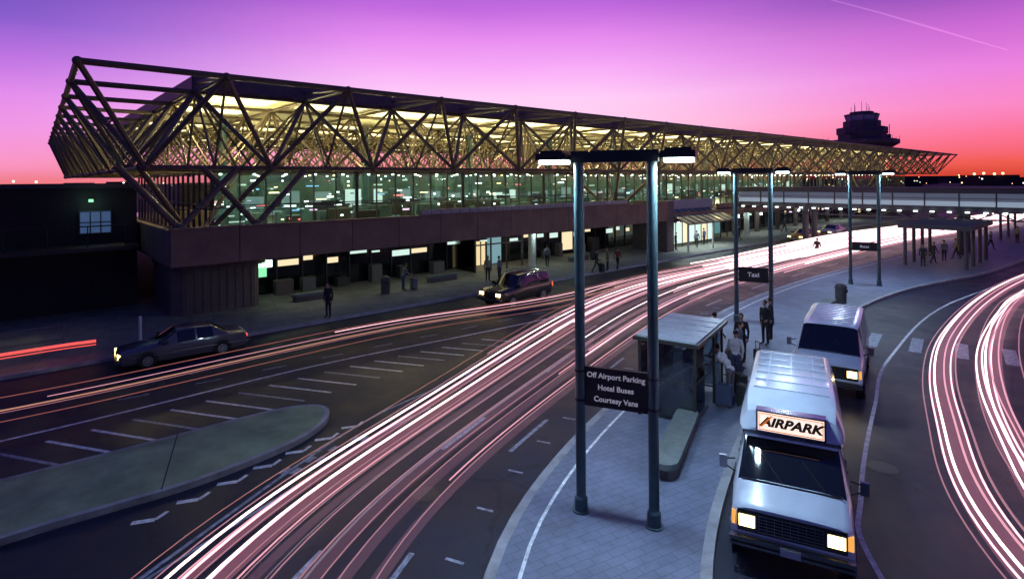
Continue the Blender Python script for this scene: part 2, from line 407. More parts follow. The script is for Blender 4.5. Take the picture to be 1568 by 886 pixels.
ads=nt.nodes.new('ShaderNodeAddShader'); nt.links.new(bg.outputs[0],ads.inputs[0]); nt.links.new(bg2.outputs[0],ads.inputs[1])
nt.links.new(ads.outputs[0],out.inputs[0])
sun=light('sun','SUN',(0,0,50),0.1,(1,0.6,0.7),rot=(math.radians(86),0,math.radians(170)))
sun.data.angle=math.radians(12)

# ------------------------------------------------------------------ ground / roads
g=MB(); g.add([(-4000,-1500,-0.01),(4000,-1500,-0.01),(4000,5000,-0.01),(-4000,5000,-0.01)],[(0,1,2,3)]); g.build('ground',[GROUND])
g=MB(); pl=[W(-90,27.3),W(260,27.3),W(260,-90),W(-90,-90)]
g.add([(x,y,0.0) for x,y in pl],[(0,3,2,1)]); g.build('road',[ASPH])
g=MB(); g.prism([W(-90,27.3),W(200,27.3),W(200,40),W(-90,40)],-0.02,0.13,0)
g.build('sidewalk',[WALK])
g=MB(); g.prism([W(-90,27.15),W(200,27.15),W(200,27.4),W(-90,27.4)],-0.02,0.137,0); g.build('kerb',[KERB])

LE2=smp([(-1.2,-6),(-1.1,3),(-.62,9.9),(-.17,11.5),(.65,13.28),(1.65,15.29),(3.16,17.7),(9.69,27.9),(19.8,38.3),(37.9,53),(75,84)],140,6)
RE2=smp([(1.5,-6),(2.2,5),(3.48,10.1),(4.54,12.15),(6.07,14.84),(8.2,18.2),(10.2,21.0),(16.2,27.7),(24.4,34.7),(40.2,44.9),(80,78)],140,6)
g=MB()
vs=[]
for a,b in zip(LE2,RE2): vs+=[(a.x,a.y,.13),(b.x,b.y,.13)]
g.add(vs,[(2*i,2*i+1,2*i+3,2*i+2) for i in range(139)],0)
def kerb(g,P,inw,mi,z=.137):
    Q=offs(P,inw); vs=[]
    for a,b in zip(P,Q): vs+=[(a.x,a.y,-.01),(a.x,a.y,z),(b.x,b.y,z)]
    n=len(P)
    g.add(vs,[(3*i,3*i+3,3*i+4,3*i+1) for i in range(n-1)]+[(3*i+1,3*i+4,3*i+5,3*i+2) for i in range(n-1)],mi)
kerb(g,LE2,-.2,1); kerb(g,RE2,.2,1)
g.ribbon([(p.x,p.y) for p in offs(LE2,-.62)],.07,.1345,2)
g.build('traffic_island',[PAVE,KERB,PAINT])

med=[(-30,-2),(-18,8.2),(-11.97,13.1),(-10.0,14.7),(-7.54,16.8),(-6.4,17.35),(-5.75,17.2),(-5.45,16.6),(-5.5,15.7),(-6.0,14.6),(-7.34,12.97),(-8.77,11.85),(-9.96,10.9),(-16,5.6),(-22,-2)]
mc=[(p.x,p.y) for p in cr(med,6)]
g=MB(); g.prism(mc,-.01,.14,0,1)
inner=[Vector(p) for p in mc]
kerb(g,inner,-.14,1,.146)
# expansion joints
for a,b in (((-9.2,15.4),(-7.9,12.6)),((-13.2,12.1),(-11.0,10.1))): g.ribbon([a,b],.03,.148,2)
g.build('median_island',[MEDIAN,KERB,mat('joint_filler',(.03,.03,.03),.9)])

# painted markings
g=MB(); z=.004
def line(pts,w,mi=0,zz=z,n=8): g.ribbon([(p.x,p.y) for p in cr(pts,n)],w,zz,mi)
line([(-22,9.2),(-14.0,15.35),(-7.6,21.4),(-1.95,25.6),(3.5,29.8)],.12)
A=arcres(cr([(-14.0,15.0),(-7.6,21.0),(-1.95,25.2)],12),17)
for i,p in enumerate(A):
    L=3.0-0.09*i
    g.ribbon([(p.x+.55,p.y-.35),(p.x+.55+L,p.y-.35-.30*L)],.11,z+.0005*(i%2),0 if i%3 else 1)
for i in range(9):
    p=Vector((-12.8,18.2)).lerp(Vector((1,29.4)),i/8); g.ribbon([(p.x,p.y),(p.x+.7,p.y+.5)],.1,z,1)
line([(-6.9,9.2),(-4.6,15.9),(-2.2,19.6),(1.5,25)],.09,1)
for i in range(7):
    a=i/6; p=Vector((-7.9,11.6)).lerp(Vector((-4.9,16.0)),a); g.ribbon([(p.x,p.y),(p.x+.42,p.y+.12)],.14,z,0)
    g.ribbon([(p.x+.42,p.y+.12),(p.x+.5,p.y+.42)],.09,z+.001,0)
for i in range(4):
    p=Vector((-6.1,13.6)).lerp(Vector((-4.9,15.3)),i/3)
    for j in range(2): g.ribbon([(p.x+.5+j*.25,p.y-.1),(p.x+.62+j*.25,p.y+.18)],.16,z+.002,1)
line([(-7.2,8.6),(-5.2,12.6),(-4.1,15.0),(-2.6,17.4)],.08,1)
T1=[(-5.9,2),(-5.7,8.96),(-4.66,11.9),(-2.69,15.83),(.36,22.26),(3.8,28.6),(8.7,34.9),(18.4,43.4),(34.9,58.4),(49.1,68.7),(81,92),(120,120)]
T2=[(-2.7,2),(-2.37,8.93),(-1.3,11.8),(.4,15.0),(4.0,21),(7.6,26.6),(12.3,32.4),(21.5,41.2),(38.5,55.5),(52.5,65.5),(84,89),(123,117)]
B1=smp(T1,240,20); B2=smp(T2,240,20)
def lane(wv): return [a.lerp(b,wv) for a,b in zip(B1,B2)]
for wv in (.40,.92):
    P=lane(wv)
    for k in range(0,230,9):
        g.ribbon([(p.x,p.y) for p in P[k:k+4]],.11,z+.001,1)
P=arcres(offs(LE2,.5),220)
for k in range(20,200,3):
    g.ribbon([(P[k].x,P[k].y),(P[k].x-.35,P[k].y+.15)],.07,z+.002,1)
line([(5.2,2),(6.4,9.8),(7.7,12.5),(11.1,17.3),(14.8,22.06),(24.1,31.1),(40,42)],.10)
for i in range(7):
    p=Vector((13.6,24.2)).lerp(Vector((21.0,19.2)),i/6)
    g.ribbon([(p.x,p.y),(p.x+1.5,p.y+1.9)],.42,z+.0015,1)
line([(9.5,5),(12.0,12),(17,18.5),(25,26)],.1,1)
g.build('road_markings',[PAINT,PAINTW])
# manhole covers
for (x,y) in ((-2.0,12.6),(8.9,13.6),(2.4,23.5)):
    g=MB(); g.tube((0,0,.001),(0,0,.006),.33,n=24); g.tube((0,0,.006),(0,0,.009),.27,n=24,mi=1)
    g.build('manhole_cover',[DARK,mat('cast_iron',(.04,.035,.035),.5,noise=.4,nscale=20)],loc=(x,y,.0))

# ------------------------------------------------------------------ terminal building
TB=empty('terminal_building',(0,0,0),TA)
U=5.93; s0=1.4; t0=28.0; zt=11.85; zb=7.75; NI=26; NJ=10
g=MB()
def top(i,j): return (s0+U*i+((.5+.13*j) if i==0 else 0),t0+U*j,zt)
def bot(i,j): return (s0+U*(i+.5)+(.2 if i==0 else 0),t0+U*(j+.5),zb)
for i in range(NI+1):
    for j in range(NJ+1):
        r=.15 if j==0 or i==0 else .10
        if i<NI: g.tube(top(i,j),top(i+1,j),r,n=6,caps=False)
        r=.13 if i==0 else .10
        if j<NJ: g.tube(top(i,j),top(i,j+1),r,n=6,caps=False)
        if (j<3 or i<3): g.ell(top(i,j),(.19,.19,.19),0,8,6)
    if 0<i<25:
        g.tube(top(i,0),(s0+U*i,33.8,12.35),.09,n=6,caps=False)
for i in range(NI):
    for j in range(NJ):
        b=bot(i,j)
        if i<NI-1: g.tube(b,bot(i+1,j),.12,n=6,caps=False)
        if j<NJ-1: g.tube(b,bot(i,j+1),.10,n=6,caps=False)
        if j<3 or i<2: g.ell(b,(.24,.24,.2),0,8,6)
        for di in(0,1):
            for dj in(0,1):
                g.tube(b,top(i+di,j+dj),.125 if (j==0 or i==0) else .085,n=6,caps=False)
        if j<4:
            c=(b[0]+U/2,b[1],zb)
            if i<NI-1:
                for dj in (0,1): g.tube(c,top(i+1,j+dj),.065,n=5,caps=False)
        if i<2 and j<NJ-1:
            c=(b[0],b[1]+U/2,zb)
            for di in (0,1): g.tube(c,top(i+di,j+1),.065,n=5,caps=False)
for j in range(NJ):
    m1=tuple(Vector(top(0,j)).lerp(Vector(bot(0,j)),.5)); m2=tuple(Vector(top(0,j+1)).lerp(Vector(bot(0,j)),.5))
    g.tube(m1,m2,.06,n=5,caps=False)
def vleg(s,t,z,tips,r=.16):
    g.ell((s,t,z+.1),(.28,.28,.2),0,10,6)
    for q in tips: g.tube((s,t,z),(q[0],q[1],zb),r,n=8,caps=False)
for k,bs in enumerate([5.9,9.4]): vleg(bs,30.6,4.8,[(bs-2.4,30.97),(bs+2.7,30.97)])
for bs in (7.3,42.9,78.5,114):
    vleg(bs,33.9,3.7,[(bs-2.97,30.97),(bs+2.97,30.97),(bs-2.97,36.9),(bs+2.97,36.9)],.14)
g.build('space_frame',[STEEL],TB,smooth=50)

# roof
g=MB(); r0,r1=7.3,150
g.box(r0,r1,33.9,87,12.05,12.62,0)
g.box(r0-.1,r1+.1,33.75,33.9,11.98,12.7,0); g.box(r0-.15,r0,33.9,87,11.98,12.7,0)
g.box(r0+.05,r1-.05,33.95,86.9,12.0,12.045,1)
for i in range(1,25):
    for j in range(1,9):
        cx=s0+U*(i+.5); cy=t0+U*(j+.5)
        if (j in(1,4) or (i+j)%3==0):
            g.box(cx-2.0,cx+2.0,cy-1.3,cy+1.3,11.955,11.996,2)
        g.box(cx-2.8,cx+2.8,cy-2.9,cy-2.75,11.80,11.998,1)
for k in range(36): g.box(9+k*3.93,9.03+k*3.93,33.735,33.749,11.99,12.69,0)
g.build('roof',[ROOF,CEIL,CEILL],TB)

# slab, fascia, pier
g=MB()
g.box(5.75,150,30.35,76,3.1,3.68,0)
def panelwall(s_0,s_1,t,z0,z1,step=3.0,mi=0):
    s=s_0
    while s<s_1-0.1:
        e=min(s+step,s_1); g.box(s+.012,e-.012,t,t+.33,z0,z1,mi); s=e
panelwall(5.4,46,30,3.05,4.75)
t=30.35
while t<61: g.box(5.4,5.74,t+.012,t+2.98,3.05,4.75,0); t+=3
g.box(5.38,46,29.95,30.36,4.75,4.87,0)
panelwall(57.5,150,31.0,3.2,4.3,4)
g.box(46.0,47.2,30.05,34,0.13,4.9,1)
g.build('concourse_slab',[CONC,CONC2],TB,bevel=.02)
g=MB()
g.prism([(6.0,33.4),(6.5,33.0),(10.0,33.0),(10.3,33.3),(10.3,38),(6.0,38)],.1,3.09,0)
g.prism([(5.9,33.1),(6.4,32.6),(10.2,32.6),(10.6,33.1),(10.6,38),(5.9,38)],2.5,3.09,0)
for k in range(9): g.box(6.6+k*.4,6.63+k*.4,32.975,33.0,.14,2.49,1)
g.build('entrance_pier',[CONC2,MULL],TB)
g=MB(); g.box(19,40,30.05,30.2,4.88,5.2,0)
for k in range(29): g.box(19+k*.75,19.03+k*.75,30.04,30.05,4.9,5.18,1)
g.tube((5.6,30.15,5.75),(19,30.15,5.75),.03,n=6,mi=1)
for k in range(10): g.tube((5.6+k*1.48,30.15,4.87),(5.6+k*1.48,30.15,5.75),.02,n=5,mi=1)
g.build('parapet_panels',[mat('parapet_white',(.3,.3,.29),.6,noise=.2),MULL],TB)

# upper curtain wall
g=MB(); gl=MB(); tg=36.0; zc=7.7
gl.add([(8.6,tg,3.7),(149,tg,3.7),(149,tg,zc),(8.6,tg,zc)],[(0,1,2,3)])
gl.add([(8.6,tg,3.7),(8.6,62,3.7),(8.6,62,zc),(8.6,tg,zc)],[(0,1,2,3)])
s=8.6; k=0
while s<149:
    r=.10 if k%6==0 else .03
    g.box(s-r,s+r,tg-.08,tg+.06,3.7,zc,0); s+=1.5; k+=1
t=tg+1.5
while t<62: g.box(8.53,8.66,t-.035,t+.035,3.7,zc,0); t+=1.5
for zz in (3.7,5.6,7.55):
    g.box(8.6,149,tg-.07,tg-.003,zz,zz+.07,0); g.box(8.53,8.597,tg,62,zz,zz+.07,0)
g.build('curtain_wall_mullions',[MULL],TB); gl.build('curtain_wall_glass',[GLASS],TB)

# interior
INT=mat('interior_wall',(0.03,0.075,0.085),0.6,noise=0.5,nscale=0.5)
FLOOR=mat('interior_floor',(0.06,0.09,0.10),0.2)
EW=em('lamp_white',(0.85,1,0.92),5); EY=em('lamp_warm',(1,0.8,0.4),4); ERd=em('sign_red',(1,0.18,0.2),1.6)
EB=em('sign_blue',(0.2,0.6,1),1.4); EP=em('sign_pink',(1,0.6,0.9),1.6); EG=em('sign_green',(0.3,1,0.5),1.0); EWd=em('lit_panel',(0.75,1,0.9),0.9)
EYd=em('lit_panel_warm',(1,0.82,0.5),1.0); TEAL=mat('interior_partition',(.05,.12,.13),.5,noise=.3); ED=em('lit_glow',(.35,.75,.8),.26)
g=MB()
g.box(9,149,58,58.3,3.75,8.4,0); g.box(9,149,36.2,75,3.69,3.72,1)
g.build('interior_walls',[INT,FLOOR],TB)
g=MB()
for k in range(170):
    s=R.uniform(10,145) if k>80 else R.uniform(10,60); t=R.uniform(38.5,57); h=R.choice([.5,.9,1.1,1.1,1.4]); l=R.uniform(.6,3)
    g.box(s,s+l,t,t+.7,3.73,3.73+h,R.choice([0,0,1,1]))
for k in range(420):
    s=10+135*R.random()**1.6; t=R.uniform(38,57.8); l=R.choice([.12,.2,.35,.6,1.0]); zz=R.choice([R.uniform(3.9,5.4),R.uniform(3.9,5.4),R.uniform(5.4,7.2)])
    g.box(s,s+l,t,t+.04,zz,zz+R.uniform(.06,.16),R.choice([2,2,2,7,7,3,4,5,6,8,8]))
for k in range(40):
    s=10+k*3.4; g.box(s,s+R.uniform(1,2.4),57.9,57.98,4.4,R.uniform(5.2,6.2),R.choice([8,8,8,7]))
for k in range(70):
    for t in (38,44,50): g.box(9.5+k*2,9.64+k*2,t,t+.14,7.45,7.56,2 if t!=44 else 3)
for k in range(12): g.tube((12+k*11.86,47,3.7),(12+k*11.86,47,11.9),.3,n=12,mi=1)
g.build('interior_fixtures',[DARK,TEAL,EW,EY,ERd,EB,EP,EWd,ED],TB)
for k in range(12):
    light('ceiling_lamp','POINT',(10.3+11.86*k,40.0,9.7),1000,(1,.86,.42),TB,.12)
    light('ceiling_lamp_rear','POINT',(16.2+11.86*k,54,9.4),1300,(1,.84,.38),TB,.12)
for k in range(12):
    light('truss_lamp','POINT',(13.3+11.86*k,35.6,10.4),170,(1,.84,.40),TB,.08)
light('end_bay_lamp','POINT',(7.5,50,8.6),160,(1,.80,.36),TB,.08)
light('end_bay_lamp_rear','POINT',(7.5,68,8.6),160,(1,.80,.36),TB,.08)
for k in range(6):
    light('interior_lamp','AREA',(16+22*k,46,7.4),190,(.6,1,.95),TB,14,10)

# lower level
g=MB()
g.box(10.4,150,36.0,36.3,.13,3.09,0)
s=10.6
while s<150:
    g.box(s-.04,s+.04,35.9,35.995,.13,3.08,1); s+=1.6
g.box(10.4,150,35.88,35.993,2.3,2.38,1)
rr_=random.Random(5)
s=10.6
while s<148:
    q=rr_.random()
    if q<.7:
        z1=rr_.uniform(1.95,2.28); l=rr_.uniform(.5,1.44); g.box(s+.08,s+.08+l,35.96,35.994,z1-rr_.uniform(.12,.45),z1,rr_.choice([2,3,2,3,4,6]))
    elif q<.78: g.box(s+.08,s+1.52,35.96,35.994,.5,2.15,rr_.choice([2,3]))
    s+=1.6
g.box(10.7,11.6,35.96,35.994,1.2,2.25,5)
for k in range(60):
    s=rr_.uniform(12,148); t=rr_.uniform(30.5,33); g.box(s,s+.12,t,t+.12,3.0,3.05,rr_.choice([6,7]))
for s in (60,66,72,78,84,90,96,102): 
    g.tube((s,33.6,.13),(s,33.6,3.09),.28,n=14,mi=8)
for k in range(14):
    s=11.5+k*2.3+rr_.uniform(-.4,.4)
    if 25<s<32.5: continue
    g.box(s,s+rr_.uniform(.4,1.3),35.0,35.6,.13,rr_.choice([.7,1.0,1.3,1.5]),rr_.choice([1,8,9]))
g.build('arrivals_frontage',[DGLASS,MULL,EWd,EYd,EP,EG,EW,EY,CONC2,mat('kiosk_panel',(.12,.12,.12),.6)],TB)
for vs0,nm in ((25.7,'vestibule'),(62.0,'vestibule_far')):
    g=MB(); a,b=vs0,vs0+6.2
    g.box(a,b,33.2,35.85,2.75,3.0,0)
    for s in (a,a+1.5,a+3.1,a+4.7,b): g.box(s-.05,s+.05,33.2,33.3,.13,2.75,0)
    g.box(a,b,33.21,33.29,2.1,2.2,0)
    g.box(a+.1,a+1.4,35.7,35.8,.2,2.7,1); g.box(a+1.9,a+2.9,35.7,35.8,.2,2.1,1); g.box(a+3.2,b-1.6,35.7,35.8,.2,2.7,2)
    g.box(a-.02,a+.02,33.3,35.8,.13,2.75,3); g.box(a+.3,b-.3,34,35.5,2.7,2.74,1)
    for s in (a+.8,a+2.4): g.box(s-.03,s+.03,35.6,35.69,.2,2.1,0)
    g.tube((b-.9,32.7,.13),(b-.9,32.7,3.05),.3,n=14,mi=4)
    g.build(nm,[MULL,em('vestibule_warm',(1,.78,.42),.9),em('vestibule_cool',(.4,.8,.9),.4),GLASS,WHITEP],TB)
    light(nm+'_lamp','POINT',(b-.9,31.9,2.7),40,(.6,1,.95),TB,.1)
for s in (13,19,25,33,39): light('soffit_lamp','AREA',(s,31.8,2.95),22,(.95,1,.72),TB,4,.5)
for s in (70,85,100): light('soffit_lamp_far','AREA',(s,33,3.0),140,(.85,1,.95),TB,10,1)
# glass canopy
g=MB(); a,b=47.3,57
g.add([(a,28.6,2.75),(b,28.6,2.75),(b,31.5,3.9),(a,31.5,3.9)],[(0,1,2,3)],0)
g.box(a,b,31.5,31.7,3.85,4.9,3)
for k in range(9):
    s=a+(b-a)*k/8; g.tube((s,28.58,2.76),(s,31.5,3.92),.05,n=4,mi=1)
    g.box(s-.04,s+.04,31.44,31.5,.13,3.85,1)
for k in range(8):
    s=a+(b-a)*k/8
    g.box(s+.1,s+1.2,31.52,31.56,.5,2.6,4 if k%3 else 5)
g.box(a,b,28.54,28.62,2.66,2.78,1)
for s in (a+.3,(a+b)/2,b-.3): g.tube((s,28.8,.13),(s,28.8,2.7),.09,n=10,mi=2)
g.build('glass_canopy',[mat('canopy_glass',(0.25,0.36,0.36),.2),MULL,WHITEP,mat('canopy_wall',(0.25,0.27,0.33),.7),EWd,EYd],TB)
for s in (49,52,55): light('canopy_lamp','AREA',(s,29.8,2.6),90,(.8,1,1),TB,2,1)

# annex (left dark wing)
g=MB()
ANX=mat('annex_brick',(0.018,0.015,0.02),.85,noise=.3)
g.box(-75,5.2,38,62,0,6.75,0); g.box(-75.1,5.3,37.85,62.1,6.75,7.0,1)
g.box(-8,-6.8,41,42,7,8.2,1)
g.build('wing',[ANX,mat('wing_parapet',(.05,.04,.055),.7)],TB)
g=MB()
g.box(2.6,4.0,37.93,37.99,4.3,5.5,0)
for x in (2.6,3.07,3.53,4.0): g.box(x-.03,x+.03,37.88,37.925,4.25,5.55,1)
for zz in (4.3,4.9,5.5): g.box(2.6,4.0,37.86,37.875,zz-.03,zz+.03,1)
g.box(3.0,3.2,37.7,37.99,6.0,6.15,2)
g.box(-2.6,-2.4,37.7,37.99,5.9,6.05,2)
g.build('wing_windows',[em('window_blue',(.15,.3,.7),.22),MULL,EG],TB)
light('wing_lamp','POINT',(3.1,37.3,5.95),10,(.5,1,.7),TB,.06)
light('wing_lamp_low','POINT',(-2.5,37.3,5.8),8,(.6,.8,1),TB,.06)
g=MB()
for k in range(18): g.box(-9+k*.3,-8.7+k*.3,35.9,37.4,.15+k*.2,.35+k*.2,0)
g.tube((-9,35.9,1.3),(-3.6,35.9,4.9),.04,n=6); g.tube((-9,35.9,.9),(-3.6,35.9,4.5),.03,n=6)
for k in range(7): g.tube((-9+k*.9,35.9,.2+k*.6),(-9+k*.9,35.9,1.3+k*.6),.03,n=6)
g.box(-3.6,5,35.9,37.8,3.5,3.72,0)
for k in range(6): g.tube((-3.6+k*1.6,35.95,3.7),(-3.6+k*1.6,35.95,4.8),.03,n=6)
g.tube((-3.6,35.95,4.8),(4.6,35.95,4.8),.035,n=6)
g.build('outside_stair',[DARK],TB)

# ------------------------------------------------------------------ pedestrian bridge
PB=empty('pedestrian_bridge',(0,0,0),TA)
g=MB(); a,b=62.0,65.4
g.box(a,b,-34,31,3.95,4.4,0); g.box(a-.25,b+.25,-34,31,5.55,6.05,0)
g.box(a+.05,a+.1,-34,31,4.41,4.85,3); g.box(a+.05,a+.1,-34,31,4.86,5.5,1)
g.box(b-.1,b-.05,-34,31,4.41,5.5,1)
t=-34
while t<31:
    g.box(a-.06,a+.04,t-.05,t+.05,4.4,5.55,0)
    g.tube((a-.04,t,3.9),(a-.04,t+1.25,3.3),.05,n=5); g.tube((a-.04,t+1.25,3.3),(a-.04,t+2.5,3.9),.05,n=5)
    g.box(a-.3,a-.15,t+.5,t+.8,3.85,3.95,2)
    g.box(a-.3,a-.15,t+1.75,t+2.05,3.85,3.95,2)
    t+=2.5
g.tube((a-.04,-34,3.3),(a-.04,31,3.3),.07,n=6); g.tube((a-.05,-34,5.1),(a-.05,31,5.1),.03,n=6)
for t in (24,11,-6,-22): 
    for s in (a+.5,b-.5): g.tube((s,t,0),(s,t,3.95),.3,n=12)
g.build('bridge_structure',[mat('bridge_steel',(0.06,0.055,0.08),.6),em('bridge_glazing',(.45,.55,.9),.13),EW,em('bridge_glazing_lit',(.6,.75,1),.38)],PB)
g=MB()
g.box(112,114,-70,24,3.6,4.79,0); g.box(112,150,-70,24,4.8,5.0,0)
for t in range(-68,24,7): g.box(112.2,112.9,t,t+.7,0,3.6,0)
for t in range(-68,24,3): g.box(111.8,111.98,t,t+.5,3.3,3.45,1+(t%2))
g.build('parking_deck',[mat('deck_concrete',(.07,.06,.08),.8),EW,EY],None,rot=TA)

# ------------------------------------------------------------------ control tower
CT=empty('control_tower',(107,172,0),0.35)
g=MB()
def ngon(r,n,z0,z1,mi,r2=None,ph=0):
    r2=r2 or r
    vs=[(r*math.cos(2*math.pi*i/n+ph),r*math.sin(2*math.pi*i/n+ph),z0) for i in range(n)]+[(r2*math.cos(2*math.pi*i/n+ph),r2*math.sin(2*math.pi*i/n+ph),z1) for i in range(n)]
    g.add(vs,[(i,(i+1)%n,n+(i+1)%n,n+i) for i in range(n)]+[tuple(range(n,2*n)),tuple(range(n-1,-1,-1))],mi)
ngon(5,8,0,15,0); ngon(6,8,15,17.2,0,9.8); ngon(9.8,8,17.2,18.4,0); ngon(6.4,8,18.4,20.2,0); ngon(6.8,8,20.2,22.2,0); ngon(5.0,8,22.2,24.2,0)
ngon(4.0,8,24.2,25.9,1,4.5); ngon(4.7,8,25.9,26.3,0); ngon(3.2,8,26.3,27.0,0)
for i in range(8):
    t=2*math.pi*i/8; g.tube((4.03*math.cos(t),4.03*math.sin(t),24.2),(4.53*math.cos(t),4.53*math.sin(t),25.9),.12,n=4,mi=0)
for i,(x,y,h) in enumerate([(-3,0,2.4),(-1.5,1,1.8),(0,0,3.2),(1.4,-1,2.2),(2.6,.5,2.8),(3.3,0,1.6),(-4.4,0,1.2)]):
    g.tube((x,y,26.3),(x,y,27.2+h),.09,.05,n=5,mi=0)
for i in range(12):
    t=2*math.pi*i/12; g.tube((9.5*math.cos(t),9.5*math.sin(t),18.4),(9.5*math.cos(t),9.5*math.sin(t),19.3),.05,n=4)
g.tube((5,-5,18.4),(5,-5,23),.1,n=5); g.box(6,8.5,-3,0,18.4,20.2,0); g.box(-8.6,-6,-3,0,18.4,19.8,0)
g.build('tower_shaft_and_cab',[mat('tower_concrete',(.13,.075,.13),.8,noise=.25,nscale=.5),mat('tower_cab_glass',(.45,.3,.55),.15)],CT)

# ------------------------------------------------------------------ distance
g=MB(); rd=random.Random(3)
for k in range(60):
    x=rd.uniform(-500,900); y=rd.uniform(420,700); h=rd.uniform(5,9.5); wd=rd.uniform(15,60)
    g.box(x,x+wd,y,y+20,0,h,0)
g.box(-330,-324,330,336,0,13,0)
g.build('distant_buildings',[mat('distant_building',(.03,.02,.03),.9)])
g=MB(); P=[]
n=90
for k in range(n+1):
    x=-900+k*40; h=5+10*max(0,math.sin(k*.21)+.5*math.sin(k*.53))*(1 if x>300 else .35); P.append((x,1500,h))
vs=[(x,y,0) for x,y,h in P]+[(x,y,h) for x,y,h in P]
g.add(vs,[(i,i+1,n+2+i,n+1+i) for i in range(n)]); g.build('hills',[mat('hill',(.03,.015,.02),.95)])
g=MB()
for k in range(160):
    x=rd.uniform(-420,700); y=rd.uniform(300,420); r=rd.uniform(.22,.5); g.ell((x,y,rd.uniform(2,8)),(r,r,r),rd.choice([0,1,2]),6,4)
for x,y,z_ in ((352,420,9.5),(360,420,9),(345,420,9),(375,430,9.4),(-372,420,9),(-355,420,8.5),(-402,420,8.5)):
    g.ell((x,y,z_),(.8,.8,.8),1,8,6)
g.build('distant_lights',[em('far_lamp_w',(.8,1,.9),4),em('far_lamp_y',(1,.7,.3),5),em('far_lamp_o',(1,.4,.2),4)])
g=MB(); g.path([(1060,2000,660),(1300,1990,590),(1500,1990,530),(1750,1980,450)],[1.5,2.5,3.5,1.5],6)
g.build('contrail',[addmat('contrail_vapour',(1,.5,.8),.07)])

# ------------------------------------------------------------------ portal lamps with signs
POST=mat('post_paint',(0.05,0.085,0.10),.3,noise=.25)
LAMPW=em('lamp_lens',(.75,1,.98),14)
LETTER=mat('sign_letter',(.75,.75,.75),.5,emis=(.8,.75,.8),estr=.2)
SIGNB=mat('sign_board',(0.018,0.012,0.016),.5)
def portal(pL,pR,h,bz0,bz1,lines,size,power):
    pL=Vector(pL);pR=Vector(pR); c=(pL+pR)/2; d=pR-pL; L=d.length
    e=empty('street_lamp',(c.x,c.y,.13),math.atan2(d.y,d.x)); h-=.13; bz0-=.13; bz1-=.13
    g=MB(); r=.105
    for x in (-L/2,L/2):
        g.tube((x,0,0),(x,0,h),r,n=18); g.tube((x,0,0),(x,0,.28),r+.035,n=18); g.tube((x,0,.28),(x,0,.33),r+.035,r,n=18)
        g.tube((x,0,0),(x,0,.03),r+.08,n=18)
    g.build('posts',[POST],e,smooth=40)
    g=MB(); g.box(-L/2-.14,L/2+.14,-.11,.11,h,h+.24)
    g.box(-L/2-.45,-L/2-.14,-.04,.04,h+.08,h+.16); g.box(L/2+.14,L/2+.45,-.04,.04,h+.08,h+.16)
    for sg in (-1,1):
        x0,x1=sorted((sg*(L/2+.2),sg*(L/2+.85)))
        g.box(x0,x1,-.3,.3,h+.06,h+.20)
        g.box(x0+.08,x1-.08,-.22,.22,h+.2,h+.26)
        g.box(x0+.06,x1-.06,-.24,.24,h-.02,h+.059,1)
    g.build('lamp_heads',[DARK,LAMPW],e)
    for sg in (-1,1):
        light('lamp_light','AREA',(sg*(L/2+.52),0,h-.05),power,(.62,.86,1),e,.45,.35)
    g=MB(); g.box(-L/2+r+.005,L/2-r-.005,-.04,.04,bz0,bz1)
    g.box(-L/2+r+.005,L/2-r-.005,-.05,-.041,bz0,bz0+.03); g.box(-L/2+r+.005,L/2-r-.005,-.05,-.041,bz1-.03,bz1)
    for x in (-L/2,L/2):
        for zz in (bz0+.08,bz1-.12): g.tube((x,0,zz),(x,0,zz+.05),r+.012,n=16)
    g.build('sign_board',[SIGNB],e)
    n=len(lines)
    for i,s in enumerate(lines):
        zz=(bz0+bz1)/2 if n==1 else bz1-.16-(bz1-bz0-.32)*i/(n-1)
        text('lettering','%s'%s,size,(0,-.046,zz),e,LETTER,off=.003)
    return e
portal((1.39,11.72),(2.77,11.16),7.35,2.35,3.15,['Off Airport Parking','Hotel Buses','Courtesy Vans'],.15,330)
portal((10.8,27.2),(12.2,26.6),7.25,2.05,2.75,['Taxi'],.3,330)
portal((21.9,36.5),(23.3,35.8),7.2,2.3,2.85,['Buses'],.22,330)

# ------------------------------------------------------------------ bus shelter
sh_dir=Vector((.56,.83)).normalized(); e=empty('bus_shelter',(5.2,17.3,.13),math.atan2(sh_dir.y,sh_dir.x))
g=MB(); L,Wd,H=1.55,.85,2.2
for x in (-L+.05,-L/3,L/3,L-.05):
    for y in (-Wd+.05,Wd-.05):
        if y<0 and x==-L/3: continue
        g.box(x-.035,x+.035,y-.035,y+.035,0,H,0)
g.box(-L-.1,L+.1,-Wd-.1,Wd+.1,H,H+.1,0); g.box(-L-.02,L+.02,-Wd-.02,Wd+.02,H+.1,H+.15,1)
for k in range(1,5): g.box(-L+k*.62-.015,-L+k*.62+.015,-Wd,Wd,H+.151,H+.17,1)
for y in (Wd-.05,-Wd+.05):
    for zz in (.12,1.1): g.box(-L+.05,L-.05 if y>0 else -.2,y-.02,y+.02,zz,zz+.05,0)
for x in (-L+.05,L-.05):
    for zz in (.12,1.1): g.box(x-.02,x+.02,-Wd+.05,Wd-.05,zz,zz+.05,0)
g.build('frame_and_roof',[DARK,mat('shelter_roof',(.4,.47,.55),.35,noise=.2)],e)
g=MB(); g.box(-L+.06,L-.06,Wd-.055,Wd-.045,.2,H-.1); g.box(-L+.045,-L+.055,-Wd+.1,Wd-.1,.2,H-.1); g.box(L-.055,L-.045,-Wd+.1,Wd-.1,.2,H-.1); g.box(-L+.06,-L/3,-Wd+.045,-Wd+.055,.2,H-.1)
g.build('glazing',[SHGLASS],e)
g=MB(); g.box(-L+.25,L-.25,Wd-.5,Wd-.12,.42,.47)
for x in (-1,0,1): g.box(x-.03,x+.03,Wd-.4,Wd-.2,0,.42)
